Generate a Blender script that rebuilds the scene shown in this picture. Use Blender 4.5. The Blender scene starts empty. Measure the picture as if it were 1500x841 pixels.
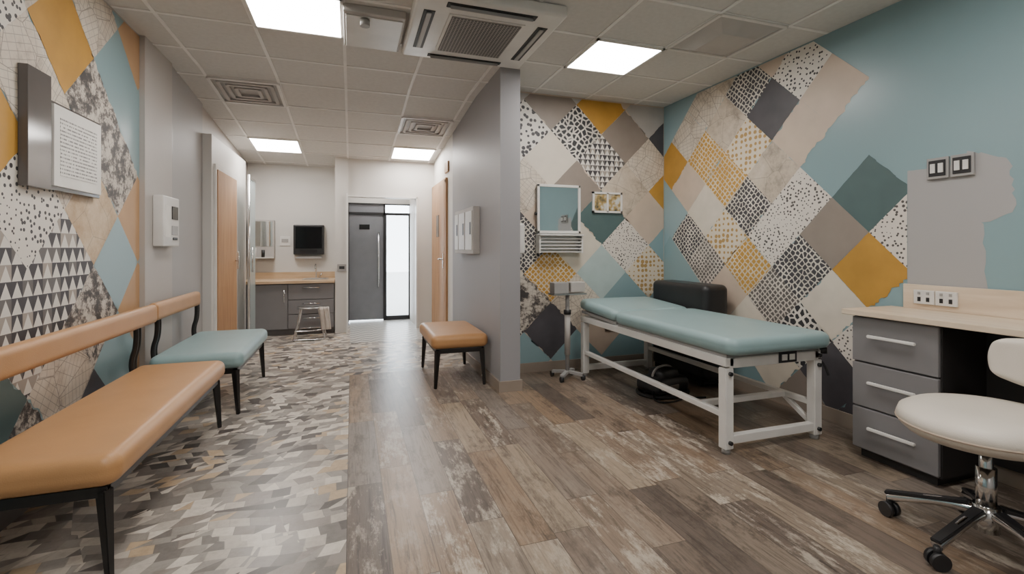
import bpy, bmesh, math, random
from mathutils import Vector, Matrix, Euler
random.seed(4)
R=math.radians
def lin(c):
    return tuple(((x/255)/12.92 if x/255<=.04045 else ((x/255+.055)/1.055)**2.4) for x in c)+(1.0,)
# ---------------------------------------------------------------- materials
class G:
    def __init__(s,nt): s.nt=nt
    def n(s,t,props=None,ins=None):
        nd=s.nt.nodes.new(t)
        for k,v in (props or {}).items(): setattr(nd,k,v)
        for k,v in (ins or {}).items():
            sk=nd.inputs[k]
            if isinstance(v,bpy.types.NodeSocket): s.nt.links.new(v,sk)
            else: sk.default_value=v
        return nd
    def m(s,op,a,b=None,c=None):
        ins={0:a}
        if b is not None: ins[1]=b
        if c is not None: ins[2]=c
        return s.n('ShaderNodeMath',{'operation':op},ins).outputs[0]
    def mix(s,f,a,b,bt='MIX'):
        nd=s.n('ShaderNodeMix',{'data_type':'RGBA','blend_type':bt})
        for i,v in ((0,f),(6,a),(7,b)):
            if isinstance(v,bpy.types.NodeSocket): s.nt.links.new(v,nd.inputs[i])
            else: nd.inputs[i].default_value=v
        return nd.outputs[2]
    def vec(s,x,y,z=0.0):
        return s.n('ShaderNodeCombineXYZ',None,{0:x,1:y,2:z}).outputs[0]
    def ramp(s,f,stops,const=False):
        nd=s.n('ShaderNodeValToRGB',None,{0:f})
        cr=nd.color_ramp
        if const: cr.interpolation='CONSTANT'
        while len(cr.elements)<len(stops): cr.elements.new(1)
        for e,(p,c) in zip(cr.elements,stops):
            e.position=p; e.color=c
        return nd.outputs[0]
MATS={}
def base(name,rough=.5,metal=0):
    m=bpy.data.materials.new(name); m.use_nodes=True
    nt=m.node_tree; b=nt.nodes['Principled BSDF']
    b.inputs['Roughness'].default_value=rough; b.inputs['Metallic'].default_value=metal
    MATS[name]=m
    return m,G(nt),b
def xyz(g):
    tc=g.n('ShaderNodeTexCoord').outputs['Object']
    sp=g.n('ShaderNodeSeparateXYZ',None,{0:tc})
    return tc,sp.outputs[0],sp.outputs[1],sp.outputs[2]
def plain(name,c,rough=.5,metal=0,var=.06,scale=6,bump=0):
    m,g,b=base(name,rough,metal)
    tc,x,y,z=xyz(g)
    nz=g.n('ShaderNodeTexNoise',None,{'Vector':tc,'Scale':scale,'Detail':4.0}).outputs[0]
    L=lin(c); a=tuple(v*(1-var) for v in L[:3])+(1,); d=tuple(min(1,v*(1+var)) for v in L[:3])+(1,)
    col=g.ramp(nz,[(.3,a),(.7,d)])
    g.nt.links.new(col,b.inputs['Base Color'])
    if bump:
        n2=g.n('ShaderNodeTexNoise',None,{'Vector':tc,'Scale':220.0,'Detail':2.0}).outputs[0]
        bp=g.n('ShaderNodeBump',None,{'Strength':bump,'Distance':.002,'Height':n2}).outputs[0]
        g.nt.links.new(bp,b.inputs['Normal'])
    return m
def emis(name,c,st):
    m,g,b=base(name)
    b.inputs['Base Color'].default_value=(1,1,1,1)
    b.inputs['Emission Color'].default_value=lin(c); b.inputs['Emission Strength'].default_value=st
    return m
TEAL=(136,163,168); DTEAL=(80,102,102); MUST=(186,140,60); BEIGE=(200,182,164); CREAM=(214,205,190)
CHAR=(76,74,79); TAUPE=(142,131,122); WHITE=(226,222,212)
plain('teal',TEAL,.32,var=.03,scale=1.5); plain('teal_light',(146,172,178),.42,var=.03,scale=1.5)
plain('dteal',DTEAL,.5); plain('mustard',MUST,.5,var=.1); plain('beige',BEIGE,.5); plain('cream',CREAM,.5)
plain('charcoal',CHAR,.5,var=.15); plain('taupe',TAUPE,.5); plain('lightgrey',(180,176,172),.5); plain('tanpaint',(188,150,110),.5)
plain('pale_teal',(176,194,192),.5)
def su(g):
    tc,x,y,z=xyz(g); return g.m('ADD',x,y),z,tc
def cells(name,dark,light,scale=16,thr=.12,rnd=.7):
    m,g,b=base(name,.5); s,z,tc=su(g)
    a=g.m('ADD',s,z); c=g.m('SUBTRACT',s,z)
    v=g.vec(a,c)
    vo=g.n('ShaderNodeTexVoronoi',{'voronoi_dimensions':'2D','feature':'DISTANCE_TO_EDGE'},{'Vector':v,'Scale':scale,'Randomness':rnd}).outputs['Distance']
    nz=g.n('ShaderNodeTexNoise',None,{'Vector':tc,'Scale':9.0}).outputs[0]
    t=g.m('MULTIPLY',nz,thr*2)
    f=g.m('GREATER_THAN',vo,t)
    n2=g.n('ShaderNodeTexNoise',None,{'Vector':tc,'Scale':5.0,'Detail':5.0}).outputs[0]
    lg=g.ramp(n2,[(.3,lin(tuple(int(v*.86) for v in light))),(.65,lin(light))])
    g.nt.links.new(g.mix(f,lg,lin(dark)),b.inputs['Base Color'])
def dots(name,dot,bg,scale=26,thr=.28,rnd=.9):
    m,g,b=base(name,.5); s,z,tc=su(g)
    v=g.vec(s,z)
    vo=g.n('ShaderNodeTexVoronoi',{'voronoi_dimensions':'2D'},{'Vector':v,'Scale':scale,'Randomness':rnd})
    nz=g.n('ShaderNodeTexNoise',None,{'Vector':tc,'Scale':6.0,'Detail':3.0}).outputs[0]
    t=g.m('MULTIPLY',g.m('SUBTRACT',nz,.15),thr*2.6)
    f=g.m('LESS_THAN',vo.outputs['Distance'],t)
    g.nt.links.new(g.mix(f,lin(bg),lin(dot)),b.inputs['Base Color'])
cells('bw_cells',(66,64,68),(220,214,202),19,.13,.5); cells('bw_flower',(50,50,54),(224,218,208),14,.16,.9)
cells('gold_cells',(190,144,64),(224,210,184),17,.13,.3); cells('grey_cells',(96,90,88),(216,208,196),20,.15,.35)
dots('bw_dots',(62,60,62),(224,218,208),28,.22); dots('gold_dots',(176,142,88),(220,208,188),20,.32,.3)
dots('bw_spots',(50,48,52),(226,222,214),19,.32); dots('fine_dots',(84,80,78),(222,214,204),32,.22)
def tri(name,w=.075):
    m,g,b=base(name,.5); s,z,tc=su(g)
    v=g.m('FRACT',g.m('DIVIDE',z,w)); u=g.m('FRACT',g.m('DIVIDE',s,w))
    k=g.m('MULTIPLY',g.m('ABSOLUTE',g.m('SUBTRACT',u,.5)),2.0)
    f=g.m('LESS_THAN',k,g.m('SUBTRACT',.95,v))
    cu=g.m('FLOOR',g.m('DIVIDE',s,w)); cv=g.m('FLOOR',g.m('DIVIDE',z,w))
    wn=g.n('ShaderNodeTexWhiteNoise',{'noise_dimensions':'2D'},{'Vector':g.vec(cu,cv)}).outputs[0]
    dk=g.ramp(wn,[(0,lin((60,58,62))),(.5,lin((100,96,94))),(.8,lin((160,150,140)))],True)
    g.nt.links.new(g.mix(f,dk,lin((222,218,210))),b.inputs['Base Color'])
tri('bw_tri'); tri('bw_tri_small',.055)
def concrete(name,stops,scale=5,lines=.35,grid=False):
    m,g,b=base(name,.55); s,z,tc=su(g)
    n1=g.n('ShaderNodeTexNoise',None,{'Vector':tc,'Scale':scale,'Detail':10.0,'Roughness':.75}).outputs[0]
    c=g.ramp(n1,[(p,lin(q)) for p,q in stops])
    ed=g.n('ShaderNodeTexVoronoi',{'voronoi_dimensions':'2D','feature':'DISTANCE_TO_EDGE'},{'Vector':g.vec(s,z),'Scale':5.0}).outputs['Distance']
    f=g.m('LESS_THAN',ed,.012)
    if grid:
        vo=g.n('ShaderNodeTexVoronoi',{'voronoi_dimensions':'2D'},{'Vector':g.vec(s,z),'Scale':5.0})
        r=g.n('ShaderNodeSeparateColor',None,{0:vo.outputs['Color']}).outputs[0]
        ca=g.m('COSINE',g.m('MULTIPLY',r,3.1)); sa=g.m('SINE',g.m('MULTIPLY',r,3.1))
        u=g.m('ADD',g.m('MULTIPLY',s,ca),g.m('MULTIPLY',z,sa)); v=g.m('SUBTRACT',g.m('MULTIPLY',z,ca),g.m('MULTIPLY',s,sa))
        l1=g.m('LESS_THAN',g.m('FRACT',g.m('DIVIDE',u,.035)),.10); l2=g.m('LESS_THAN',g.m('FRACT',g.m('DIVIDE',v,.06)),.06)
        f=g.m('MAXIMUM',f,g.m('MULTIPLY',g.m('MAXIMUM',l1,l2),.8))
    g.nt.links.new(g.mix(g.m('MULTIPLY',f,lines),c,lin((92,84,80))),b.inputs['Base Color'])
concrete('concrete',[(.35,(150,138,126)),(.5,(196,182,164)),(.7,(214,202,186))])
concrete('concrete_dark',[(.44,(66,64,64)),(.49,(120,112,106)),(.53,(200,192,180)),(.7,(216,208,196))],10,.45,True)
concrete('concrete_light',[(.3,(160,148,136)),(.45,(206,194,178)),(.7,(224,216,202))],5,.6,True)
concrete('wood_beige',[(.35,(180,152,118)),(.55,(206,184,154)),(.7,(218,202,178))],6)
# --- architecture
plain('wall_grey',(168,166,165),.55,var=.02,scale=2); plain('wall_partition_grey',(154,153,156),.5,var=.02,scale=2)
plain('wall_greige',(182,177,172),.55,var=.02,scale=2); plain('wall_white',(212,209,204),.55,var=.02,scale=2)
plain('ceiling_tile',(208,206,202),.8,var=.04,scale=30,bump=.2); plain('tbar',(232,230,227),.5)
plain('skirting',(150,138,126),.5); plain('skirting_dark',(104,100,98),.5)
plain('white_paint',(226,224,220),.35); plain('white_plastic',(218,216,212),.35); plain('grey_plastic',(158,156,154),.4)
plain('dark_plastic',(40,40,42),.35); plain('black_metal',(28,26,26),.35); plain('vinyl_black',(36,36,38),.36,bump=.3)
plain('tan_leather',(184,138,92),.38,var=.05,bump=.25); plain('teal_vinyl',(142,168,170),.38,var=.04,bump=.25)
plain('cream_leather',(212,204,192),.4,var=.04,bump=.2)
plain('cabinet_grey',(118,116,118),.45,var=.03); plain('cabinet_front',(128,126,128),.45,var=.03)
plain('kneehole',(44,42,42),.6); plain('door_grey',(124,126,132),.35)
plain('chrome',(215,215,215),.15,1); plain('steel',(180,180,180),.3,1); plain('near_black',(14,14,15),.5)  # last one is an even near-black for slots, hoses and feet
plain('mirror',(225,230,230),.03,1,var=0); plain('paper',(232,230,224),.6); plain('towel',(212,204,196),.9)
plain('glossy_dark',(96,92,90),.12); plain('screen',(10,10,12),.1); plain('asphalt',(200,200,198),.8)
def wood(name,c1,c2,axis=2,sc=5,rough=.4):
    m,g,b=base(name,rough); tc,x,y,z=xyz(g)
    st=[14.,14.,14.]; st[axis]=1.2
    v=g.n('ShaderNodeVectorMath',{'operation':'MULTIPLY'},{0:tc,1:tuple(st)}).outputs[0]
    nz=g.n('ShaderNodeTexNoise',None,{'Vector':v,'Scale':sc/3,'Detail':6.0,'Distortion':.6}).outputs[0]
    g.nt.links.new(g.ramp(nz,[(.3,lin(c1)),(.7,lin(c2))]),b.inputs['Base Color'])
wood('door_wood',(164,122,86),(192,152,112)); wood('desk_wood',(206,184,158),(224,207,184),1); wood('counter_wood',(190,160,126),(212,186,154),0)
def glass():
    m,g,b=base('glass',.05)
    b.inputs['Base Color'].default_value=lin((214,226,228)); b.inputs['Alpha'].default_value=.15
glass()
def frosted():
    m,g,b=base('frosted_glass',.25)
    b.inputs['Base Color'].default_value=lin((190,204,206)); b.inputs['Alpha'].default_value=.6
frosted()
def floorwood():
    m,g,b=base('floor_planks',.33); tc,x,y,z=xyz(g)
    xr=g.m('DIVIDE',g.m('ADD',x,.02),.165); row=g.m('FLOOR',xr); fx=g.m('FRACT',xr)
    rn=g.n('ShaderNodeTexWhiteNoise',{'noise_dimensions':'1D'},{'W':row}).outputs[0]
    y2=g.m('ADD',g.m('DIVIDE',y,.92),g.m('MULTIPLY',rn,7.3)); col=g.m('FLOOR',y2); fy=g.m('FRACT',y2)
    wn=g.n('ShaderNodeTexWhiteNoise',{'noise_dimensions':'2D'},{'Vector':g.vec(row,col)}).outputs[0]
    wn2=g.n('ShaderNodeTexWhiteNoise',{'noise_dimensions':'2D'},{'Vector':g.vec(g.m('ADD',row,37.0),col)}).outputs[0]
    tone=g.ramp(wn,[(0,lin((98,87,79))),(.22,lin((124,109,96))),(.42,lin((142,120,99))),(.6,lin((126,116,108))),(.8,lin((154,138,120))),(1,lin((108,97,88)))])
    off=g.m('MULTIPLY',wn,40.0)
    gr=g.n('ShaderNodeTexNoise',None,{'Vector':g.vec(g.m('MULTIPLY',x,34.0),g.m('MULTIPLY',y,1.8),off),'Scale':1.6,'Detail':9.0,'Roughness':.7,'Distortion':1.0}).outputs[0]
    grc=g.ramp(gr,[(.30,(.24,.23,.22,1)),(.5,(.95,.95,.95,1)),(.72,(1.15,1.13,1.1,1))])
    c=g.mix(.9,tone,grc,'MULTIPLY')
    wh=g.n('ShaderNodeTexNoise',None,{'Vector':g.vec(g.m('MULTIPLY',x,9.0),g.m('MULTIPLY',y,2.6),off),'Scale':1.5,'Detail':10.0,'Roughness':.8}).outputs[0]
    wf=g.m('MULTIPLY',g.n('ShaderNodeMapRange',None,{0:wh,1:.50,2:.60}).outputs[0],g.m('MULTIPLY',g.m('POWER',wn2,1.3),.95))
    c=g.mix(wf,c,lin((188,177,162)))
    dk=g.n('ShaderNodeTexNoise',None,{'Vector':g.vec(g.m('MULTIPLY',x,6.0),g.m('MULTIPLY',y,2.2),g.m('ADD',off,9.0)),'Scale':1.4,'Detail':10.0,'Roughness':.8}).outputs[0]
    df=g.m('MULTIPLY',g.n('ShaderNodeMapRange',None,{0:dk,1:.50,2:.62}).outputs[0],g.m('MULTIPLY',g.m('SUBTRACT',1.15,wn2),.8))
    c=g.mix(df,c,lin((72,62,55)))
    e=g.m('MAXIMUM',g.m('LESS_THAN',fx,.018),g.m('LESS_THAN',fy,.004))
    c=g.mix(g.m('MULTIPLY',e,.7),c,lin((56,47,42)))
    g.nt.links.new(c,b.inputs['Base Color'])
    bp=g.n('ShaderNodeBump',None,{'Strength':.2,'Distance':.002,'Height':gr}).outputs[0]
    g.nt.links.new(bp,b.inputs['Normal'])
floorwood()
def floortile():
    m,g,b=base('floor_mosaic',.30); tc,x,y,z=xyz(g)
    # rows of irregular straight-edged chips
    n1=g.n('ShaderNodeTexNoise',{'noise_dimensions':'2D'},{'Vector':tc,'Scale':2.2,'Detail':0.0})
    n2=g.n('ShaderNodeTexVoronoi',{'voronoi_dimensions':'2D'},{'Vector':tc,'Scale':3.2})
    sc=g.n('ShaderNodeSeparateColor',None,{0:n2.outputs['Color']})
    xd=g.m('ADD',x,g.m('MULTIPLY',sc.outputs[0],.07))
    yd=g.m('ADD',g.m('ADD',y,g.m('MULTIPLY',g.m('SUBTRACT',n1.outputs[0],.5),.12)),g.m('MULTIPLY',x,g.m('MULTIPLY',g.m('SUBTRACT',sc.outputs[1],.5),.22)))
    v=g.m('DIVIDE',yd,.072); row=g.m('FLOOR',v); fy=g.m('FRACT',v)
    rr=g.n('ShaderNodeTexWhiteNoise',{'noise_dimensions':'1D'},{'W':row}).outputs[0]
    sl=g.m('MULTIPLY',g.m('SUBTRACT',rr,.5),1.1)
    u=g.m('ADD',g.m('ADD',g.m('DIVIDE',xd,.082),g.m('MULTIPLY',rr,13.0)),g.m('MULTIPLY',fy,sl))
    col=g.m('FLOOR',u); fu=g.m('FRACT',u)
    k=g.n('ShaderNodeTexWhiteNoise',{'noise_dimensions':'2D'},{'Vector':g.vec(col,row)}).outputs[0]
    half=g.m('MULTIPLY',g.m('GREATER_THAN',fu,fy),g.m('GREATER_THAN',k,.72))
    r=g.n('ShaderNodeTexWhiteNoise',{'noise_dimensions':'3D'},{'Vector':g.vec(col,row,half)}).outputs[0]
    c=g.ramp(r,[(0,lin((88,83,80))),(.11,lin((120,115,110))),(.25,lin((150,144,137))),(.43,lin((184,176,165))),(.62,lin((208,200,188))),(.79,lin((184,162,134))),(.87,lin((140,132,125)))],True)
    nz=g.n('ShaderNodeTexNoise',None,{'Vector':tc,'Scale':16.0,'Detail':8.0,'Roughness':.75}).outputs[0]
    c=g.mix(.6,c,g.ramp(nz,[(.32,(.58,.56,.54,1)),(.55,(1,1,1,1))]),'MULTIPLY')
    e=g.m('MAXIMUM',g.m('LESS_THAN',fy,.04),g.m('LESS_THAN',fu,.035))
    c=g.mix(g.m('MULTIPLY',e,.3),c,lin((120,112,104)))
    g.nt.links.new(c,b.inputs['Base Color'])
floortile()
def zig():
    m,g,b=base('floor_zigzag',.3); tc,x,y,z=xyz(g)
    k=g.m('MULTIPLY',g.m('ABSOLUTE',g.m('SUBTRACT',g.m('FRACT',g.m('DIVIDE',x,.24)),.5)),.24)
    f=g.m('FRACT',g.m('DIVIDE',g.m('ADD',y,k),.16))
    c=g.ramp(f,[(0,lin((210,206,198))),(.4,lin((104,116,122))),(.62,lin((176,172,166))),(.85,lin((76,84,90)))],True)
    g.nt.links.new(c,b.inputs['Base Color'])
zig()
def textmat():
    m,g,b=base('printed_text',.5); s,z,tc=su(g)
    rw=g.m('DIVIDE',z,.019); ln=g.m('LESS_THAN',g.m('FRACT',rw),.42)
    nz=g.n('ShaderNodeTexNoise',{'noise_dimensions':'2D'},{'Vector':g.vec(g.m('MULTIPLY',s,150.0),g.m('MULTIPLY',g.m('FLOOR',rw),7.7)),'Scale':1.0}).outputs[0]
    f=g.m('MULTIPLY',ln,g.m('GREATER_THAN',nz,.44))
    g.nt.links.new(g.mix(g.m('MULTIPLY',f,.8),lin((230,228,222)),lin((60,60,62))),b.inputs['Base Color'])
textmat()
def mesh_grille():
    m,g,b=base('fine_grille',.5); tc,x,y,z=xyz(g)
    a=g.m('LESS_THAN',g.m('FRACT',g.m('DIVIDE',x,.022)),.30); c=g.m('LESS_THAN',g.m('FRACT',g.m('DIVIDE',y,.022)),.30)
    g.nt.links.new(g.mix(g.m('MAXIMUM',a,c),lin((22,20,20)),lin((150,144,138))),b.inputs['Base Color'])
mesh_grille()
def art():
    m,g,b=base('picture_art',.4); s,z,tc=su(g)
    nz=g.n('ShaderNodeTexNoise',None,{'Vector':tc,'Scale':14.0,'Detail':5.0}).outputs[0]
    g.nt.links.new(g.ramp(nz,[(.35,lin((60,70,66))),(.5,lin((176,150,96))),(.62,lin((204,206,200)))]),b.inputs['Base Color'])
art()
emis('panel_glow',(255,249,243),30.0)
# ---------------------------------------------------------------- geometry
COL=bpy.context.scene.collection
P=[None]
def root(name,loc=(0,0,0),rot=0):
    e=bpy.data.objects.new(name,None); e.empty_display_size=.1; e.location=loc
    e.rotation_euler=(0,0,rot) if not isinstance(rot,tuple) else rot
    COL.objects.link(e); P[0]=e; return e
def top(): P[0]=None
def link(o):
    COL.objects.link(o)
    if P[0] is not None: o.parent=P[0]
    return o
def fin(name,bm,mt,smooth=False,loc=(0,0,0),rot=(0,0,0)):
    me=bpy.data.meshes.new(name); bmesh.ops.recalc_face_normals(bm,faces=bm.faces)
    bm.to_mesh(me); bm.free()
    for m in (mt if isinstance(mt,list) else [mt]): me.materials.append(MATS[m])
    if smooth:
        for p in me.polygons: p.use_smooth=True
    o=bpy.data.objects.new(name,me); o.location=loc; o.rotation_euler=rot
    return link(o)
def box(name,x0,x1,y0,y1,z0,z1,mt,bev=0,seg=2,rot=(0,0,0)):
    c=((x0+x1)/2,(y0+y1)/2,(z0+z1)/2)
    keep=(P[0] is None and rot==(0,0,0))
    bm=bmesh.new(); bmesh.ops.create_cube(bm,size=1)
    bmesh.ops.scale(bm,vec=(x1-x0,y1-y0,z1-z0),verts=bm.verts)
    if bev: bmesh.ops.bevel(bm,geom=bm.edges[:],offset=bev,segments=seg,profile=.5,affect='EDGES')
    if keep: bmesh.ops.translate(bm,vec=c,verts=bm.verts); c=(0,0,0)
    return fin(name,bm,mt,bev>0 and seg>2,c,rot)
def cushion(name,x0,x1,y0,y1,z0,z1,mt,r=.04,puff=.015,plan=0,rot=(0,0,0)):
    bm=bmesh.new(); bmesh.ops.create_cube(bm,size=2)
    bmesh.ops.subdivide_edges(bm,edges=bm.edges[:],cuts=17,use_grid_fill=True)
    hx,hy,hz=(x1-x0)/2,(y1-y0)/2,(z1-z0)/2
    r=min(r,hz*.98); pr=max(plan,r)
    def warp(t,h,rr):
        a=abs(t)
        k=.55
        if a<k: v=a/k*(h-rr)
        else: v=(h-rr)+(a-k)/(1-k)*rr
        return math.copysign(v,t)
    for v in bm.verts:
        ux,uy,uz=v.co
        x,y,z=warp(ux,hx,pr),warp(uy,hy,pr),warp(uz,hz,r)
        ix=max(-(hx-pr),min(hx-pr,x)); iy=max(-(hy-pr),min(hy-pr,y))
        dx,dy=x-ix,y-iy
        m=max(abs(dx),abs(dy)); L=math.hypot(dx,dy)
        if L>1e-9: dx*=m/L; dy*=m/L
        m2=math.hypot(dx,dy); 
        inn=max(0,m2-(pr-r)); iz=max(-(hz-r),min(hz-r,z)); dz=z-iz
        if inn>0 and abs(dz)>0:
            mm=max(inn,abs(dz)); LL=math.hypot(inn,dz); inn2=inn*mm/LL; dz=dz*mm/LL
            f=((pr-r)+inn2)/m2 if m2>1e-9 else 1
            dx*=f; dy*=f
        x,y,z=ix+dx,iy+dy,iz+dz
        if z>0: z+=puff*max(0,1-(x/hx)**2)*max(0,1-(y/hy)**2)
        v.co=(x,y,z)
    return fin(name,bm,mt,True,((x0+x1)/2,(y0+y1)/2,(z0+z1)/2),rot)
def cyl(name,p0,p1,r,mt,r2=None,seg=20):
    p0,p1=Vector(p0),Vector(p1); d=p1-p0
    bm=bmesh.new(); bmesh.ops.create_cone(bm,cap_ends=True,segments=seg,radius1=r,radius2=r if r2 is None else r2,depth=d.length)
    o=fin(name,bm,mt,False,(p0+p1)/2,d.to_track_quat('Z','Y').to_euler())
    for p in o.data.polygons: p.use_smooth=len(p.vertices)==4
    return o
def bar(name,p0,p1,w,h,mt,w2=None,h2=None,bev=.003):
    p0,p1=Vector(p0),Vector(p1); d=p1-p0
    bm=bmesh.new(); bmesh.ops.create_cube(bm,size=1)
    w2=w if w2 is None else w2; h2=h if h2 is None else h2
    for v in bm.verts:
        t=v.co.z>0
        v.co=(v.co.x*(w2 if t else w),v.co.y*(h2 if t else h),v.co.z*d.length)
    bmesh.ops.bevel(bm,geom=bm.edges[:],offset=bev,segments=2,affect='EDGES')
    return fin(name,bm,mt,False,(p0+p1)/2,d.to_track_quat('Z','Y').to_euler())
def tube(name,pts,r,mt):
    cu=bpy.data.curves.new(name,'CURVE'); cu.dimensions='3D'; cu.bevel_depth=r; cu.bevel_resolution=3; cu.use_fill_caps=True
    sp=cu.splines.new('NURBS'); sp.points.add(len(pts)-1)
    for q,p in zip(sp.points,pts): q.co=(*p,1)
    sp.use_endpoint_u=True; sp.order_u=min(3,len(pts)); sp.resolution_u=8
    cu.materials.append(MATS[mt]); o=bpy.data.objects.new(name,cu); return link(o)
def lathe(name,prof,mt,loc=(0,0,0),sx=1,sy=1,seg=40,rot=(0,0,0)):
    bm=bmesh.new(); rings=[]
    for r,z in prof:
        rings.append([bm.verts.new((sx*r*math.cos(2*math.pi*i/seg),sy*r*math.sin(2*math.pi*i/seg),z)) for i in range(seg)])
    for a,b in zip(rings,rings[1:]):
        for i in range(seg): bm.faces.new((a[i],a[(i+1)%seg],b[(i+1)%seg],b[i]))
    bm.faces.new(rings[0]); bm.faces.new(rings[-1])
    return fin(name,bm,mt,True,loc,rot)
# ---------------------------------------------------------------- room shell
CH=2.7; YS=4.6; SL=.0875; XR=3.16; XL=-1.42
def zc(y): return CH if y<YS else CH-SL*(y-YS)
SA=-math.atan(SL)
top()
box('floor',-1.6,3.3,-1.5,8.6,-.12,-.01,'floor_mosaic')
def slab(name,x0,x1,y0,y1,mt): return box(name,x0,x1,y0,y1,-.01,0,mt)
slab('floor_planks',-.02,XR,-1.3,4.75,'floor_planks')
slab('floor_mosaic',XL,-.02,-1.3,7.75,'floor_mosaic')
slab('floor_mosaic_corridor',-.02,1.17,4.75,6.35,'floor_mosaic')
slab('floor_zigzag',-.02,1.17,6.35,8.4,'floor_zigzag')
bm=bmesh.new()
prof=[(-1.4,CH),(YS,CH),(8.5,zc(8.5)),(8.5,2.95),(-1.4,2.95)]
A=[bm.verts.new((-1.55,y,z)) for y,z in prof]; B=[bm.verts.new((3.3,y,z)) for y,z in prof]
bm.faces.new(A); bm.faces.new(B)
for i in range(5): bm.faces.new((A[i],A[(i+1)%5],B[(i+1)%5],B[i]))
fin('ceiling',bm,'ceiling_tile')
bm=bmesh.new()
def strip(x0,x1,y0,y1,t=.006):
    vs=[]
    for x,y in ((x0,y0),(x1,y0),(x1,y1),(x0,y1)):
        vs.append((bm.verts.new((x,y,zc(y)-t)),bm.verts.new((x,y,zc(y)+.002))))
    lo=[v[0] for v in vs]; hi=[v[1] for v in vs]
    bm.faces.new(lo)
    for i in range(4): bm.faces.new((lo[i],lo[(i+1)%4],hi[(i+1)%4],hi[i]))
M=.57
xs=[-1.19+M*i for i in range(8)]; ys=[3.6+M*i for i in range(-8,8)]
for x in xs:
    strip(x-.012,x+.012,-1.3,min(YS,4.31 if x>1.3 else YS))
    if x<1.17: strip(x-.012,x+.012,YS,7.75)
for y in ys:
    if y>7.7: continue
    x1=XR-.01 if y<4.3 else 1.165
    strip(XL+.01,x1,y-.012,y+.012,.0055)
fin('ceiling_grid',bm,'tbar')
TH=2.85
box('wall_left',XL-.1,XL,-1.4,8.4,-.1,TH,'wall_greige')
box('wall_right',XR,XR+.1,-1.4,4.42,-.1,TH,'teal')
box('wall_back',1.345,XR,4.32,4.42,-.1,TH,'beige')
box('wall_partition',1.17,1.345,3.79,5.76,-.1,TH,'wall_partition_grey')
box('wall_corridor',1.17,1.27,5.76,8.4,-.1,TH,'wall_white')
box('wall_kitchen',XL,-.05,7.75,7.85,-.1,TH,'wall_white')
box('wall_pillar',-.22,-.05,7.15,7.75,-.1,TH,'wall_white')
box('wall_lobby_left',-.15,-.05,7.85,8.4,-.1,TH,'wall_grey')
box('wall_lintel',-.05,.93,7.2,7.32,1.95,TH,'wall_white')
box('wall_lobby_right',.93,1.17,7.2,8.3,-.1,TH,'wall_white')
box('wall_front',-1.55,3.3,-1.4,-1.3,-.1,TH,'wall_grey')
box('wall_lobby_end',-.05,.93,8.25,8.33,1.93,TH,'wall_white')
box('wall_closet',XL,-1.32,5.46,7.08,0,2.335,'wall_white',.004)
box('trim_pilaster',XL,-1.385,4.03,4.57,0,2.72,'wall_greige'); box('trim_pilaster_thin',XL,-1.40,4.60,5.46,0,2.72,'wall_grey')
box('trim_conduit',XL,-1.39,4.572,4.598,1.55,2.6,'grey_plastic')
box('baseboard_back',1.345,XR,4.305,4.32,0,.09,'skirting'); box('baseboard_right',XR-.015,XR,-1.3,4.305,0,.09,'skirting')
box('baseboard_partition',1.155,1.17,3.79,6.05,0,.09,'skirting'); box('baseboard_partition_end',1.155,1.36,3.775,3.79,0,.09,'skirting')
box('baseboard_partition_inner',1.345,1.36,3.79,4.305,0,.09,'skirting')
box('baseboard_left',XL,XL+.014,-1.3,4.03,0,.1,'skirting_dark'); box('baseboard_closet',-1.32,-1.308,5.46,7.08,0,.09,'skirting')
for i,(a,b,c,d,e,f) in enumerate([(-.07,-.05,7.12,7.34,0,1.97),(.91,.93,7.18,7.34,0,1.95),(-.05,.93,7.18,7.34,1.93,1.95)]):
    box('trim_%d'%(i+1),a,b,c,d,e,f,'white_paint')
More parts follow.
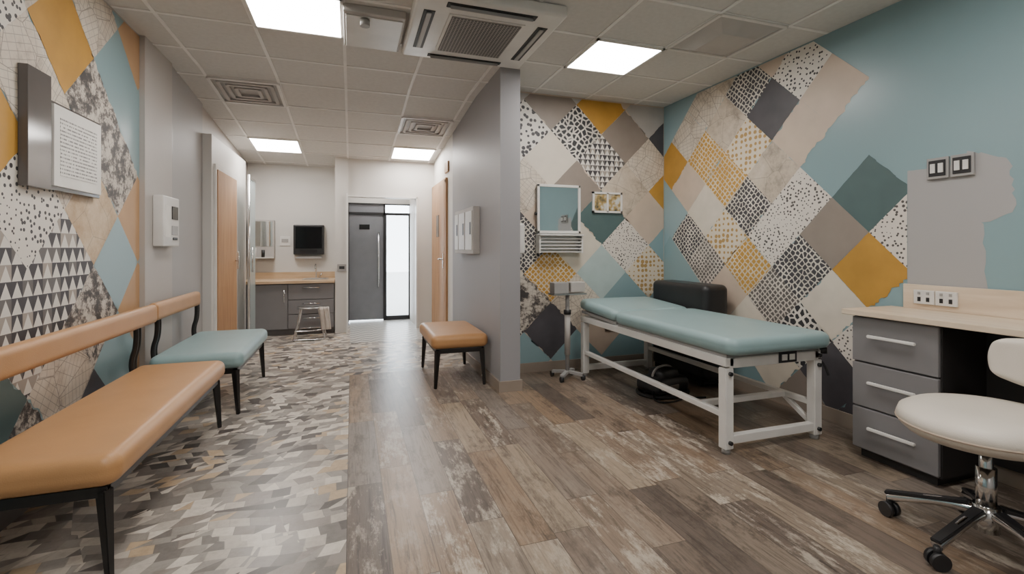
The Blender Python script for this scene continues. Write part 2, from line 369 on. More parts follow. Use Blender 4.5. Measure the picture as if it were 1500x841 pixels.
# ---------------------------------------------------------------- murals
def mural(name,axis,const,sgn,cells_,a0,z0,st,bounds,extra=()):
    """flat painted diamonds, on the plane axis=const"""
    bm=bmesh.new(); mats=[]
    def poly(pts,mt,off):
        if mt not in mats: mats.append(mt)
        vs=[]
        for a,z in pts:
            vs.append(bm.verts.new((const+sgn*off,a,z) if axis=='x' else (a,const+sgn*off,z)))
        try: f=bm.faces.new(vs); f.material_index=mats.index(mt)
        except Exception: pass
    def clip(pts):
        lo,hi,zl,zh=bounds
        def cl(p,ins,inter):
            out=[]
            for i in range(len(p)):
                A_,B_=p[i-1],p[i]
                if ins(B_):
                    if not ins(A_): out.append(inter(A_,B_))
                    out.append(B_)
                elif ins(A_): out.append(inter(A_,B_))
            return out
        def ix(v,k):
            return lambda A_,B_: tuple(A_[j]+(B_[j]-A_[j])*((v-A_[k])/(B_[k]-A_[k])) for j in (0,1))
        pts=cl(pts,lambda p:p[0]>=lo,ix(lo,0)); 
        if pts: pts=cl(pts,lambda p:p[0]<=hi,ix(hi,0))
        if pts: pts=cl(pts,lambda p:p[1]>=zl,ix(zl,1))
        if pts: pts=cl(pts,lambda p:p[1]<=zh,ix(zh,1))
        return pts
    rough={'mustard','charcoal','concrete','concrete_dark','bw_cells','beige','gold_cells','dteal','cream','taupe','concrete_light'}
    for pts,mt in extra:
        p=clip(pts)
        if len(p)>2: poly(p,mt,.001)
    k=0
    for (i,j),mt in cells_.items():
        ca,cz=a0+st*i,z0+st*j
        cor=[(ca-st,cz),(ca,cz+st),(ca+st,cz),(ca,cz-st)]
        pts=[]
        for q in range(4):
            A_,B_=cor[q],cor[(q+1)%4]; n=22
            jit=.010 if (mt in rough and random.random()<.5) else .0012
            w=0
            for t in range(n):
                w=w*.55+random.uniform(-jit,jit)
                f=t/n; o=0 if t==0 else w
                pts.append((A_[0]+(B_[0]-A_[0])*f+o,A_[1]+(B_[1]-A_[1])*f+o*.6))
        p=clip(pts)
        if len(p)>2: poly(p,mt,.002+.0003*(k%4)); k+=1
    me=bpy.data.meshes.new(name); bm.to_mesh(me); bm.free()
    for m_ in mats: me.materials.append(MATS[m_])
    o=bpy.data.objects.new(name,me); COL.objects.link(o)
right={(0,0):'dteal',(0,-2):'mustard',(-1,-1):'fine_dots',(1,-1):'taupe',(1,3):'beige',(1,-3):'cream',(1,-5):'charcoal',(0,-4):'fine_dots',
(2,0):'fine_dots',(2,2):'beige',(2,4):'bw_dots',(2,-2):'bw_cells',(2,-4):'bw_flower',(2,-6):'taupe',
(3,1):'concrete',(3,3):'charcoal',(3,-1):'fine_dots',(3,-3):'grey_cells',(3,-5):'cream',(3,5):'beige',
(4,0):'bw_cells',(4,2):'gold_dots',(4,4):'bw_cells',(4,-2):'gold_cells',(4,-4):'cream',
(5,1):'gold_cells',(5,3):'concrete',(5,-1):'gold_dots',(5,-3):'beige',(5,5):'concrete',
(6,0):'cream',(6,2):'gold_cells',(6,4):'concrete_light',(6,-2):'grey_cells',
(7,1):'beige',(7,3):'concrete_light',(7,-1):'bw_cells',(8,2):'mustard',(8,0):'teal_light',(0,-6):'charcoal'}
ZT=2.688
mural('wall_mural_right','x',XR,-1,right,2.185,1.55,.25,(1.962,4.314,.09,ZT),
  extra=[([(4.32,2.7),(2.9,2.7),(3.9,1.7),(4.32,1.2)],'teal_light')])
random.seed(11)
edge=[(1.961,.84),(1.961,1.66)]
def rag(a,b,n,j):
    return [(a[0]+(b[0]-a[0])*t/n+random.uniform(-j,j),a[1]+(b[1]-a[1])*t/n+random.uniform(-j,j)) for t in range(n+1)]
edge+=rag((1.95,1.66),(1.70,1.65),10,.006)+rag((1.69,1.66),(1.67,1.72),3,.006)+rag((1.66,1.72),(1.50,1.66),8,.008)+rag((1.49,1.64),(1.47,1.40),10,.008)+rag((1.48,1.38),(1.60,1.33),5,.008)+rag((1.60,1.32),(1.58,.84),10,.008)
mural('wall_mural_panel','x',XR,-1,{},2,1.5,.25,(1.3,1.962,.84,ZT),extra=[(edge,'wall_grey')])
random.seed(5)
back={(0,4):'mustard',(0,2):'bw_tri_small',(0,0):'dteal',(0,-2):'pale_teal',(0,-4):'beige',(1,3):'taupe',(1,1):'concrete',(1,-1):'fine_dots',(1,-3):'teal',
(2,4):'lightgrey',(2,2):'concrete_light',(2,0):'beige',(2,-2):'gold_dots',(2,-4):'teal',(3,3):'charcoal',(3,1):'mustard',(3,-1):'teal',(3,-3):'teal',
(-1,3):'bw_flower',(-1,1):'taupe',(-1,-1):'cream',(-1,-3):'concrete_light',(-2,4):'taupe',(-2,2):'cream',(-2,0):'beige',(-2,-2):'gold_cells',(-2,-4):'charcoal',
(-3,3):'bw_spots',(-3,1):'concrete_light',(-3,-1):'bw_cells',(-3,-3):'concrete_dark',(-3,5):'lightgrey',(-4,4):'lightgrey',(-4,2):'bw_spots',(-4,0):'charcoal',(-4,-2):'cream',(-4,-4):'bw_cells',
(-1,5):'lightgrey',(1,5):'beige',(-1,-5):'teal',(1,-5):'teal',(0,-6):'teal',(3,5):'teal',(-3,-5):'teal'}
mural('wall_mural_back','y',4.32,-1,back,2.41,1.51,.28,(1.362,XR-.006,.09,ZT))
left={(0,0):'tanpaint',(0,2):'teal',(0,-2):'tanpaint',(0,4):'tanpaint',(0,-4):'tanpaint',(1,3):'teal',(1,1):'concrete_dark',(1,-1):'teal_light',(1,-3):'teal',
(2,0):'wood_beige',(2,2):'concrete_dark',(2,4):'concrete_light',(2,-2):'concrete_dark',(2,-4):'charcoal',(3,1):'concrete_light',(3,3):'mustard',(3,-1):'bw_tri',(3,-3):'concrete_light',
(4,0):'bw_dots',(4,2):'concrete_light',(4,4):'concrete_light',(4,-2):'bw_tri',(4,-4):'concrete_dark',(5,1):'mustard',(5,3):'bw_dots',(5,-1):'bw_tri',(5,-3):'dteal',
(6,0):'teal',(6,2):'concrete_light',(6,4):'teal',(6,-2):'cream',(6,-4):'taupe',(7,1):'beige',(7,3):'mustard',(7,-1):'charcoal',(7,-3):'teal'}
lf={}
for (i,j),m_ in left.items(): lf[(-i,j)]=m_
mural('wall_mural_left','x',XL,1,lf,4.0,1.4,.3,(-1.2,4.028,.1,ZT),
  extra=[([(-1.2,.1),(4.03,.1),(4.03,2.7),(-1.2,2.7)],'teal')])
# ---------------------------------------------------------------- ceiling fittings
def light(x0,y0,w=.57):
    root('ceiling_light_panel',(x0+w/2,y0+w/2,zc(y0+w/2)),(SA if y0>YS-.1 else 0,0,0)); h=w/2
    box('diffuser',-h+.02,h-.02,-h+.02,h-.02,-.012,-.004,'panel_glow')
    for n,a in (('frame_1',(-h,h,-h,-h+.02)),('frame_2',(-h,h,h-.02,h)),('frame_3',(-h,-h+.02,-h,h)),('frame_4',(h-.02,h,-h,h))):
        box(n,*a,-.018,0,'white_paint')
    top()
X=[-1.19+M*i for i in range(8)]
for a,b in ((X[1],3.03),(X[5],3.03),(X[0],6.45),(X[3],6.45),(X[1],.75),(X[5],.75),(X[3],-.96)): light(a,b)  # last entries are unseen panels, added out of view to light the room
light(.25,7.6,.36)  # added lamp that brightens the dark lobby, not a known fitting
def vent(x0,y0,w=.57,dark='grey_plastic'):
    root('ceiling_air_vent',(x0+w/2,y0+w/2,zc(y0+w/2)),(SA if y0>YS-.1 else 0,0,0)); h=w/2-.01
    k=0
    for s in (1,.78,.56,.34):
        a=h*s
        for n,(p,q) in enumerate((((-a,-a),(a,-a)),((a,-a),(a,a)),((a,a),(-a,a)),((-a,a),(-a,-a)))):
            bar('louvre_%d'%k,(p[0],p[1],-.012),(q[0],q[1],-.012),.03,.022,'white_plastic' if s==1 else dark,bev=.002); k+=1
    box('throat',-h+.02,h-.02,-h+.02,h-.02,-.004,0,'grey_plastic')
    top()
vent(X[0],4.74,dark='lightgrey'); vent(X[3],5.31,dark='lightgrey'); 
root('ceiling_extract_vent',(X[6]+M/2,2.745,CH)); h=.275
for n,(a,b) in enumerate((((-h,-h),(h,-h)),((h,-h),(h,h)),((h,h),(-h,h)),((-h,h),(-h,-h)))):
    bar('rim_%d'%n,(*a,-.008),(*b,-.008),.03,.014,'white_plastic')
bm=bmesh.new(); o_=[bm.verts.new((sx*h*.95,sy*h*.95,-.004)) for sx,sy in ((-1,-1),(1,-1),(1,1),(-1,1))]
i_=[bm.verts.new((sx*h*.5,sy*h*.5,-.055)) for sx,sy in ((-1,-1),(1,-1),(1,1),(-1,1))]
for i in range(4): bm.faces.new((o_[i],o_[(i+1)%4],i_[(i+1)%4],i_[i]))
bm.faces.new(i_); fin('cone',bm,'lightgrey'); top()
root('ceiling_air_conditioner',(.81,3.15,CH)); h=.46
box('panel',-h,h,-h,h,-.075,0,'white_plastic',.02,4)
box('grille_frame',-.245,.245,-.28,.28,-.082,-.07,'white_plastic',.004)
box('intake_grille',-.225,.225,-.26,.26,-.088,-.08,'fine_grille')
for n,(a,b,c,d) in enumerate(((-.40,-.33,-.28,.28),(.33,.40,-.28,.28),(-.28,.28,-.41,-.35),(-.28,.28,.36,.41))):
    box('slot_%d'%n,a,b,c,d,-.079,-.07,'near_black',.003)  # slots are flat near-black strips
    if b-a<d-c: bar('louvre_%d'%n,((a+b)/2,c+.02,-.083),((a+b)/2,d-.02,-.083),.03,.008,'grey_plastic')
    else: bar('louvre_%d'%n,(a+.02,(c+d)/2,-.083),(b-.02,(c+d)/2,-.083),.008,.03,'grey_plastic')
top()
root('ceiling_access_box',(.14,3.33,CH))
box('housing',-.19,.19,-.24,.30,-.05,0,'lightgrey',.006); box('lid',-.175,.175,-.20,.285,-.056,-.05,'white_plastic',.003)
cyl('sensor',(-.06,-.17,-.06),(-.06,-.17,-.10),.03,'grey_plastic'); top()
# ---------------------------------------------------------------- doors
root('door_1',(-1.32,6.0,0))
box('frame_left',0,.02,-.47,-.42,0,2.0,'white_paint'); box('frame_right',0,.02,.42,.47,0,2.0,'white_paint'); box('frame_head',0,.02,-.47,.47,2.0,2.05,'white_paint')
box('leaf',0,.03,-.42,.42,.01,2.0,'door_wood',.003); cyl('handle',(.06,.34,.95),(.06,.34,1.15),.01,'chrome'); cyl('handle_stem',(.03,.34,1.05),(.06,.34,1.05),.008,'chrome'); top()
root('door_2',(1.17,6.62,0))
box('frame_left',-.03,0,-.55,-.48,0,2.08,'door_wood'); box('frame_right',-.03,0,.48,.55,0,2.08,'door_wood'); box('frame_head',-.03,0,-.55,.55,2.04,2.10,'door_wood')
box('leaf',-.035,0,-.48,.48,.01,2.04,'door_wood',.003)
box('lock_plate',-.042,-.035,-.44,-.40,.93,1.13,'chrome'); cyl('handle',(-.08,-.42,1.05),(-.08,-.28,1.05),.011,'chrome'); cyl('handle_stem',(-.035,-.42,1.05),(-.08,-.42,1.05),.01,'chrome')
box('vision_panel',-.04,-.035,-.1,.1,1.35,1.65,'screen'); top()
box('trim_sign_above_door',1.15,1.17,5.98,6.2,2.17,2.3,'door_wood')
root('door_3',(0,8.2,0))
box('leaf',-.04,.50,-.02,.02,.02,1.74,'door_grey',.004); box('frame_left',-.05,-.04,-.04,.04,0,1.93,'dark_plastic')
box('mullion',.50,.53,-.04,.04,0,1.93,'dark_plastic'); box('transom',-.05,.93,-.04,.04,1.74,1.78,'dark_plastic'); box('head',-.05,.93,-.04,.04,1.91,1.93,'dark_plastic')
box('transom_panel',-.04,.50,-.015,.015,1.78,1.91,'door_grey')
box('glass_leaf',.55,.91,-.006,.006,.06,1.74,'glass'); box('stile_1',.53,.55,-.03,.03,0,1.74,'dark_plastic'); box('stile_2',.91,.93,-.03,.03,0,1.74,'dark_plastic'); box('glass_rail',.53,.93,-.03,.03,0,.07,'dark_plastic')
cyl('pull_handle',(.42,-.07,.55),(.42,-.07,1.45),.014,'chrome')
for z in (.65,1.35): cyl('pull_stem_%d'%(z*100),(.42,-.02,z),(.42,-.07,z),.009,'chrome')
box('door_plate',.12,.28,-.026,-.02,1.5,1.58,'screen'); top()
root('glass_screen',(-1.20,7.0,0),R(0))
box('pane',-.006,.006,-.38,0,.05,2.05,'frosted_glass'); cyl('post',(0,-.39,0),(0,-.39,2.1),.015,'chrome'); 
box('head_rail',-.012,.012,-.39,0,2.05,2.08,'chrome'); box('foot_rail',-.012,.012,-.39,0,0.0,.05,'chrome')
cyl('pull',(.03,-.34,.9),(.03,-.34,1.2),.01,'chrome'); top()
box('ground_outside',-6,8,8.45,25,-.14,-.04,'asphalt')
# ---------------------------------------------------------------- benches
def bench(name,x0,x1,y0,y1,seatmat,by0,by1,loc_rot=0):
    cx,cy=(x0+x1)/2,(y0+y1)/2; hx,hy=(x1-x0)/2,(y1-y0)/2
    root(name,(cx,cy,0),loc_rot)
    cushion('seat',-hx,hx,-hy,hy,.335,.45,seatmat,.045,.012,.06)
    box('rail_front',hx-.07,hx-.04,-hy+.03,hy-.03,.295,.335,'black_metal',.003); box('rail_rear',-hx+.04,-hx+.07,-hy+.03,hy-.03,.295,.335,'black_metal',.003)
    box('rail_end_1',-hx+.04,hx-.04,-hy+.03,-hy+.06,.295,.335,'black_metal',.003); box('rail_end_2',-hx+.04,hx-.04,hy-.06,hy-.03,.295,.335,'black_metal',.003)
    for n,(a,b) in enumerate(((1,-1),(1,1),(-1,-1),(-1,1))):
        bar('leg_%d'%(n+1),(a*(hx-.035),b*(hy-.035),0),(a*(hx-.055),b*(hy-.045),.32),.022,.022,'black_metal',.04,.04)
    if by0 is not None:
        b0,b1=by0-cy,by1-cy; bx=-hx
        cushion('backrest',bx-.0,bx+.065,b0,b1,.695,.82,'tan_leather',.03,.0,.0)
        for n,yy in enumerate((hy-.10,-hy+.12)):
            tube('back_support_%d'%(n+1),[(bx+.07,yy,.31),(bx+.02,yy,.34),(bx-.01,yy,.48),(bx+.03,yy,.60),(bx+.02,yy,.74)],.014,'black_metal')
            tube('back_support_b%d'%(n+1),[(bx+.07,yy+.04,.31),(bx+.02,yy+.04,.34),(bx-.01,yy+.04,.48),(bx+.03,yy+.04,.60),(bx+.02,yy+.04,.74)],.014,'black_metal')
    top()
bench('waiting_bench',-1.30,-.80,2.08,3.68,'tan_leather',1.75,3.82)
bench('waiting_bench',-1.32,-.74,3.86,4.98,'teal_vinyl',3.86,4.86)
bench('upholstered_stool',.64,1.14,4.02,4.86,'tan_leather',None,None)
# ---------------------------------------------------------------- wall items left
root('notice_board',(XL,3.06,1.75))
box('dark_board',.003,.04,-.33,-.15,-.27,.28,'glossy_dark',.003); box('backing',.003,.035,-.15,.33,-.265,.17,'glossy_dark',.003)
box('sheet',.035,.045,-.14,.32,-.245,.155,'paper'); box('text_area',.045,.0465,-.09,.27,-.19,.10,'printed_text'); top()
root('intercom_unit',(-1.385,4.33,1.4))
box('body',0,.07,-.17,.17,-.19,.19,'white_plastic',.008,3); box('screen',.07,.075,0,.13,.02,.12,'screen'); box('speaker',.07,.074,.0,.13,-.10,-.03,'grey_plastic')
for n in range(3): cyl('button_%d'%n,(.07,.03+.035*n,-.13),(.078,.03+.035*n,-.13),.01,'dark_plastic')
box('keypad',.07,.073,-.14,-.03,-.12,.12,'paper'); top()
root('partition_wall_box',(1.17,4.87,1.37))
box('body',-.07,0,-.42,.42,-.23,.23,'lightgrey',.006); 
for n,(a,b) in enumerate(((-.39,-.12),(-.08,.19),(.22,.39))):
    box('panel_%d'%n,-.078,-.07,a,b,-.19,.19,'white_plastic',.003); box('slot_%d'%n,-.081,-.078,a+.03,a+.08,-.04,.08,'dark_plastic')
top()
# ---------------------------------------------------------------- kitchenette
root('kitchenette_base_unit',(0,0,0))
box('carcass',-1.40,-.23,7.18,7.745,.08,.71,'cabinet_grey'); box('plinth',-1.40,-.23,7.22,7.745,0,.08,'skirting_dark')
box('cupboard_door',-1.395,-.83,7.16,7.18,.09,.70,'cabinet_front',.003)
for n,(a,b) in enumerate(((.09,.28),(.29,.48),(.49,.70))):
    box('drawer_%d'%n,-.82,-.235,7.16,7.18,a,b,'cabinet_front',.003); cyl('handle_%d'%n,(-.64,7.14,b-.05),(-.42,7.14,b-.05),.007,'chrome')
cyl('door_handle',(-.87,7.14,.45),(-.87,7.14,.62),.007,'chrome')
box('worktop',-1.415,-.225,7.12,7.745,.71,.75,'counter_wood',.004); box('upstand',-1.415,-.225,7.73,7.748,.75,.84,'counter_wood')
box('sink_basin',-.66,-.32,7.28,7.62,.751,.757,'steel',.003); box('sink_bowl',-.63,-.35,7.31,7.59,.757,.759,'grey_plastic')
tube('tap',[(-.5,7.66,.75),(-.5,7.66,.90),(-.5,7.62,.96),(-.5,7.54,.95),(-.5,7.50,.90)],.011,'chrome'); cyl('tap_lever',(-.46,7.66,.76),(-.42,7.64,.82),.008,'chrome'); top()
root('wall_screen',(-.60,7.75,1.32)); box('body',-.21,.21,-.09,0,-.22,.22,'dark_plastic',.01); box('screen',-.18,.18,-.095,-.09,-.13,.19,'screen'); box('slot',-.12,.12,-.098,-.09,-.19,-.15,'near_black')
box('shelf',-.17,.17,-.09,-.01,-.28,-.25,'grey_plastic'); top()
root('wall_mirror_cabinet',(-1.26,7.75,1.32)); box('body',-.14,.20,-.12,0,-.27,.28,'lightgrey',.004); box('mirror',-.12,.18,-.124,-.12,-.1,.26,'mirror'); box('shelf',-.14,.20,-.16,0,-.27,-.255,'white_plastic')
cyl('bottle_1',(-.05,-.14,-.255),(-.05,-.14,-.12),.025,'white_plastic'); cyl('bottle_2',(.06,-.14,-.255),(.06,-.14,-.15),.022,'dark_plastic'); top()
root('light_switch',(-.93,7.75,1.3)); box('plate',-.07,.07,-.012,0,-.07,.07,'white_paint',.003); box('rocker',-.045,.045,-.018,-.012,-.02,.03,'grey_plastic'); top()
root('wall_socket',(-.13,7.15,.92)); box('plate',-.06,.06,-.012,0,-.05,.05,'grey_plastic',.003); box('pins',-.035,.035,-.014,-.012,-.02,.02,'dark_plastic'); top()
root('chrome_step_stool',(-.52,6.85,0))
for n,(a,b) in enumerate(((-1,-1),(1,-1),(1,1),(-1,1))):
    tube('leg_%d'%n,[(a*.19,b*.16,.01),(a*.14,b*.12,.2),(a*.11,b*.10,.40)],.010,'chrome')
tube('foot_ring',[(-.19,-.16,.012),(.0,-.19,.012),(.19,-.16,.012)],.010,'chrome')
lathe('top_plate',[(.001,.40),(.15,.40),(.16,.41),(.15,.42),(.001,.42)],'steel')
tube('shelf_ring',[(-.17,-.14,.12),(.17,-.14,.12),(.17,.14,.12),(-.17,.14,.12),(-.17,-.14,.12)],.008,'chrome')
bm=bmesh.new(); n=14
va=[]
for j in range(8):
    va.append([bm.verts.new((.12+.12*i/(n-1)+.004*j,-.15+.018*math.sin(i*1.3),.43-.042*j)) for i in range(n)])
for j in range(7):
    for i in range(n-1): bm.faces.new((va[j][i],va[j][i+1],va[j+1][i+1],va[j+1][i]))
o=fin('towel',bm,'towel',True); md=o.modifiers.new('s','SOLIDIFY'); md.thickness=.02; top()
# ---------------------------------------------------------------- alcove wall fittings
root('wall_mirror_with_shelf',(1.92,4.316,1.48))
box('backplate',-.225,.225,-.035,0,-.32,.33,'steel',.004)
for n,a in enumerate(((-.23,-.205,-.14,.335),(.205,.23,-.14,.335),(-.23,.23,.31,.335),(-.23,.23,-.14,-.115))):
    box('frame_%d'%n,a[0],a[1],-.05,-.03,a[2],a[3],'white_plastic',.003)
box('mirror',-.205,.205,-.040,-.035,-.115,.31,'mirror')
box('shelf',-.23,.23,-.12,0,-.165,-.15,'white_plastic',.003)
box('side_left',-.23,-.215,-.10,0,-.33,-.165,'white_plastic'); box('side_right',.215,.23,-.10,0,-.33,-.165,'white_plastic')
for k in range(5): box('louvre_%d'%k,-.215,.215,-.095,-.03,-.325+.032*k,-.315+.032*k,'white_plastic')
cyl('side_knob',(-.25,-.03,.05),(-.225,-.03,.05),.015,'dark_plastic'); top()
root('soap_dispenser',(1.50,4.316,1.28)); cushion('body',-.05,.05,-.10,0,-.14,.15,'white_plastic',.02,0,.03); box('spout',-.02,.02,-.10,-.05,-.17,-.14,'grey_plastic',.003); top()
root('picture_frame',(2.47,4.316,1.66))
for n,a in enumerate(((-.17,.17,.085,.105),(-.17,.17,-.105,-.085),(-.17,-.15,-.105,.105),(.15,.17,-.105,.105),(-.01,.01,-.1,.1))):
    box('frame_%d'%n,a[0],a[1],-.02,0,a[2],a[3],'white_paint')
box('art',-.15,.15,-.012,-.004,-.085,.085,'picture_art'); top()
def sock(name,loc,rot=0,n=2,w=.12):
    root(name,loc,rot)
    for k in range(n):
        c=(k-(n-1)/2)*w
        box('plate_%d'%k,c-w*.46,c+w*.46,-.015,0,-.06,.06,'grey_plastic',.003)
        box('insert_%d'%k,c-w*.36,c+w*.36,-.019,-.015,-.045,.045,'dark_plastic',.002)
        for q in (-1,1): box('rocker_%d_%d'%(k,q),c+q*w*.17-.012,c+q*w*.17+.012,-.024,-.019,-.026,.026,'white_plastic')
    top()
sock('wall_socket',(2.56,4.316,.43))
sock('wall_socket',(XR-.004,1.74,1.65),R(-90),2,.115)
# ---------------------------------------------------------------- examination couch
root('examination_couch',(2.42,3.15,0))
W='white_paint'; hx=.345; y0,y1=-.90,.88
for n,(a,b) in enumerate(((-1,y0),(1,y0),(-1,y1),(1,y1))):
    bar('leg_%d'%(n+1),(a*hx,b,.03),(a*hx,b,.50),.06,.06,W,bev=.004)
    cyl('foot_%d'%(n+1),(a*hx,b,0),(a*hx,b,.03),.025,'grey_plastic')
for n,a in enumerate((-1,1)):
    box('top_rail_%d'%n,a*hx-.03,a*hx+.03,y0-.03,y1+.03,.51,.56,W,.004)
    box('lower_rail_%d'%n,a*hx-.018,a*hx+.018,y0,y1,.205,.24,W,.004)
for n,b in enumerate((y0,y1)):
    box('end_top_%d'%n,-hx,hx,b-.03,b+.03,.50,.56,W,.004); box('end_low_%d'%n,-hx,hx,b-.022,b+.022,.055,.105,W,.004)
box('end_mid',-hx,hx,y0+.20,y0+.24,.205,.24,W,.004)
bar('skid',(hx,y0,.08),(hx,y0+.22,.21),.03,.03,W)
box('deck',-.36,.36,y0-.02,.27,.56,.58,'grey_plastic')
cushion('mattress',-.395,.395,-1.0,.29,.58,.68,'teal_vinyl',.042,.008,.07)
cushion('head_section',-.385,.385,.30,.95,.605,.70,'teal_vinyl',.042,.01,.07,rot=(R(3.5),0,0))
box('head_deck',-.36,.36,.30,.92,.575,.60,'grey_plastic',0,2,(R(2),0,0))
box('control_plate',.02,.16,y0-.036,y0-.03,.505,.57,'dark_plastic',.002); box('control_label',.04,.08,y0-.04,y0-.036,.52,.555,'white_plastic'); box('control_label_b',.10,.14,y0-.04,y0-.036,.52,.555,'paper')
for n,(x,z) in enumerate(((-hx,.47),(hx,.47),(hx,.53),(-hx,.07),(hx,.07))): cyl('bolt_%d'%n,(x,y0-.045,z),(x,y0-.03,z),.012,'dark_plastic')
tube('lever',[(hx+.02,y0+.02,.5),(hx+.06,y0-.02,.50),(hx+.07,y0-.04,.40)],.008,'dark_plastic'); cyl('lever_knob',(hx+.04,y0-.03,.54),(hx+.04,y0-.03,.58),.022,'dark_plastic')
top()
root('padded_equipment_case',(2.96,3.70,0))
cushion('body',-.13,.13,-.40,.38,.06,.88,'vinyl_black',.05,.0,.06); box('base',-.11,.11,-.36,.34,.03,.08,'near_black')
for n,(a,b) in enumerate(((-1,-1),(1,-1),(1,1),(-1,1))): cyl('castor_%d'%n,(a*.08-.012,b*.28,.03),(a*.08+.012,b*.28,.03),.03,'dark_plastic')
top()
root('portable_suction_machine',(2.46,3.38,0),R(12))
cushion('housing',-.20,.20,-.13,.13,.012,.13,'dark_plastic',.05,.02,.06)
cushion('motor_cover',-.10,.12,-.09,.09,.11,.19,'dark_plastic',.035,.02,.05)
tube('carry_handle',[(-.12,0,.13),(-.11,0,.215),(.12,0,.215),(.14,0,.13)],.010,'grey_plastic')
cyl('dial',(-.14,-.13,.08),(-.14,-.145,.08),.022,'steel'); box('badge',-.06,.04,-.137,-.13,.05,.09,'steel',.002)
for n,(a,b) in enumerate(((-1,-1),(1,-1),(1,1),(-1,1))): cyl('foot_%d'%n,(a*.15,b*.09,0),(a*.15,b*.09,.02),.015,'near_black')
pts=[]
for i in range(40):
    t=i/39*4*math.pi; pts.append((-.02+.24*math.cos(t)*(1-.1*i/39),-.02+.19*math.sin(t)*(1-.1*i/39),.012+.008*(i/39)))
tube('coiled_hose',pts,.010,'near_black')
tube('cable',[(-.20,-.08,.05),(-.30,-.16,.008),(-.18,-.26,.008),(.02,-.22,.008),(.16,-.30,.008)],.006,'near_black'); top()
root('instrument_stand',(1.88,4.0,0))
cyl('pole',(0,0,.06),(0,0,.80),.019,'grey_plastic'); cyl('pole_sleeve',(0,0,.22),(0,0,.60),.027,'lightgrey'); cyl('collar',(0,0,.59),(0,0,.63),.035,'dark_plastic')
for n in range(4):
    a=R(45+90*n); bar('foot_%d'%n,(0,0,.065),(.15*math.cos(a),.15*math.sin(a),.05),.04,.026,'grey_plastic')
    cyl('castor_%d'%n,(.15*math.cos(a)-.012,.15*math.sin(a),.025),(.15*math.cos(a)+.012,.15*math.sin(a),.025),.025,'dark_plastic')
box('head_1',-.155,-.01,-.055,.055,.785,.885,'grey_plastic',.006); box('head_2',.01,.155,-.055,.055,.795,.885,'lightgrey',.006); box('tray',-.165,.165,-.07,.07,.77,.785,'steel',.002); top()
# ---------------------------------------------------------------- desk
root('desk_with_drawers',(0,0,0))
box('desktop',2.72,3.14,.30,2.04,.815,.845,'desk_wood',.003); box('upstand',3.135,3.152,.30,1.97,.845,.985,'desk_wood',.002)
box('pedestal',2.775,3.14,1.58,2.0,.05,.815,'cabinet_grey'); box('pedestal_inner_side',2.775,3.14,1.565,1.58,.05,.815,'kneehole'); box('plinth',2.80,3.14,1.60,1.98,0,.05,'kneehole')
for n,(a,b) in enumerate(((.06,.29),(.30,.545),(.555,.805))):
    box('drawer_front_%d'%n,2.755,2.775,1.572,2.0,a,b,'cabinet_front',.003)
    z=b-.10
    bar('drawer_handle_%d'%n,(2.73,1.66,z),(2.73,1.90,z),.016,.016,'white_paint')
    for yy in (1.70,1.88): cyl('handle_post_%d_%d'%(n,yy*100),(2.755,yy,z),(2.73,yy,z),.006,'chrome')
box('end_panel',2.78,3.14,.32,.36,0,.815,'cabinet_grey'); box('modesty_panel',3.12,3.14,.36,1.565,.09,.815,'kneehole')
for k in range(2):
    c=1.855-.11*k
    box('socket_plate_%d'%k,3.122,3.135,c-.052,c+.052,.875,.955,'white_plastic',.003); 
    for q in (-1,1):
        box('socket_pin_%d_%d'%(k,q),3.119,3.122,c+q*.022-.008,c+q*.022+.008,.89,.915,'dark_plastic'); box('socket_switch_%d_%d'%(k,q),3.117,3.122,c+q*.022-.006,c+q*.022+.006,.93,.945,'grey_plastic')
top()
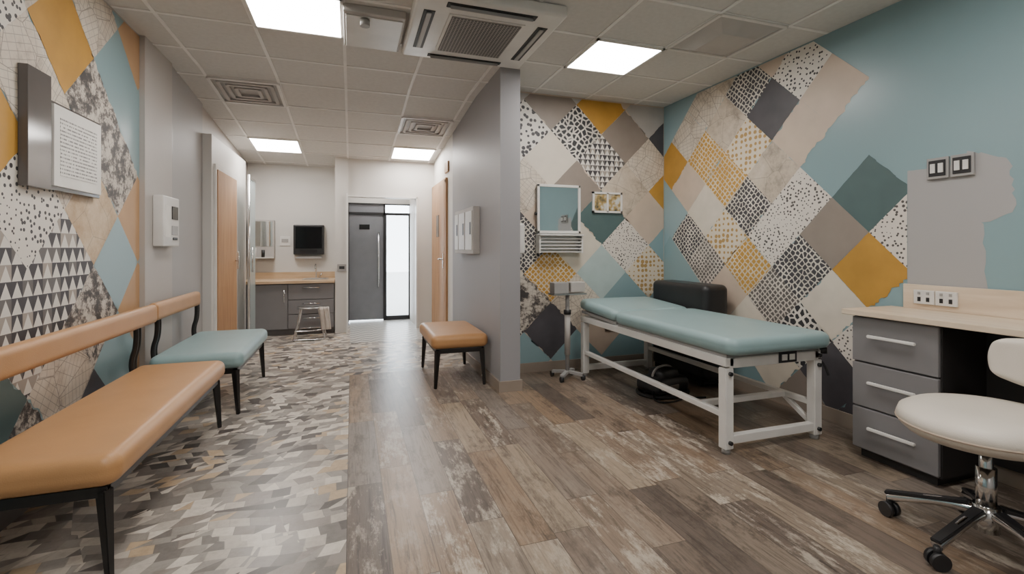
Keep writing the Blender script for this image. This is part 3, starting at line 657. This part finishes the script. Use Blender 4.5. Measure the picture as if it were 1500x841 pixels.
# ---------------------------------------------------------------- office chair
root('swivel_office_chair',(2.39,1.20,0))
for n in range(5):
    a=R(109+72*n+1); c,s=math.cos(a),math.sin(a)
    tube('arm_%d'%n,[(.02*c,.02*s,.15),(.12*c,.12*s,.145),(.22*c,.22*s,.115),(.315*c,.315*s,.085)],.020,'chrome')
    bar('arm_cap_%d'%n,(.05*c,.05*s,.170),(.325*c,.325*s,.103),.040,.016,'dark_plastic',.034,.014)
    cyl('castor_stem_%d'%n,(.31*c,.31*s,.045),(.31*c,.31*s,.085),.012,'dark_plastic')
    t=a+R(60)
    for q in (-1,1):
        px,py=.31*c+q*.016*math.cos(t),.31*s+q*.016*math.sin(t)
        cyl('castor_%d_%d'%(n,q),(px-q*.010*math.cos(t),py-q*.010*math.sin(t),.032),(px+q*.010*math.cos(t),py+q*.010*math.sin(t),.032),.032,'dark_plastic')
cyl('hub',(0,0,.08),(0,0,.18),.042,'chrome'); cyl('gas_lift',(0,0,.16),(0,0,.44),.022,'chrome'); cyl('lift_cover',(0,0,.16),(0,0,.33),.032,'chrome')
box('seat_plate',-.10,.10,-.09,.09,.41,.44,'dark_plastic',.006); tube('tilt_lever',[(.05,-.05,.43),(.16,-.16,.42),(.22,-.22,.41)],.007,'dark_plastic')
lathe('seat',[(.02,.435),(.19,.437),(.255,.452),(.283,.478),(.290,.505),(.280,.532),(.245,.552),(.18,.560),(.10,.560),(.01,.557)],'cream_leather',sx=1.05,sy=.94)
lathe('seat_piping',[(.286,.488),(.293,.494),(.286,.500)],'beige',sx=1.05,sy=.94)
a=R(-22)
tube('back_stem',[(.05,-.02,.44),(.22,-.10,.42),(.305,-.135,.46),(.285,-.12,.60),(.25,-.105,.70)],.012,'chrome')
o=cushion('backrest',-.035,.035,-.20,.20,.625,.83,'cream_leather',.034,0,.034,rot=(0,R(4),a))
for v in o.data.vertices:
    y,z=v.co.y/.2,v.co.z/.103
    f=math.sqrt(max(0.05,1-.30*z*z)); g_=math.sqrt(max(.05,1-.42*y*y))
    v.co.y*=f; v.co.z*=g_; v.co.x-=.035*(y*y)
o.location=(.215,-.085,.728)
top()
# ---------------------------------------------------------------- world / camera
w=bpy.data.worlds.new('World'); bpy.context.scene.world=w; w.use_nodes=True
bg=w.node_tree.nodes['Background']; bg.inputs[0].default_value=(.85,.93,1,1); bg.inputs[1].default_value=10.0
cam=bpy.data.cameras.new('Camera'); co=bpy.data.objects.new('Camera',cam); COL.objects.link(co)
co.location=(0,0,1.2); co.rotation_euler=(R(90),0,-math.atan(235/700))
cam.sensor_width=36; cam.sensor_fit='HORIZONTAL'; cam.lens=16.8; cam.shift_y=-57.5/1500; cam.clip_start=.02
bpy.context.scene.camera=co
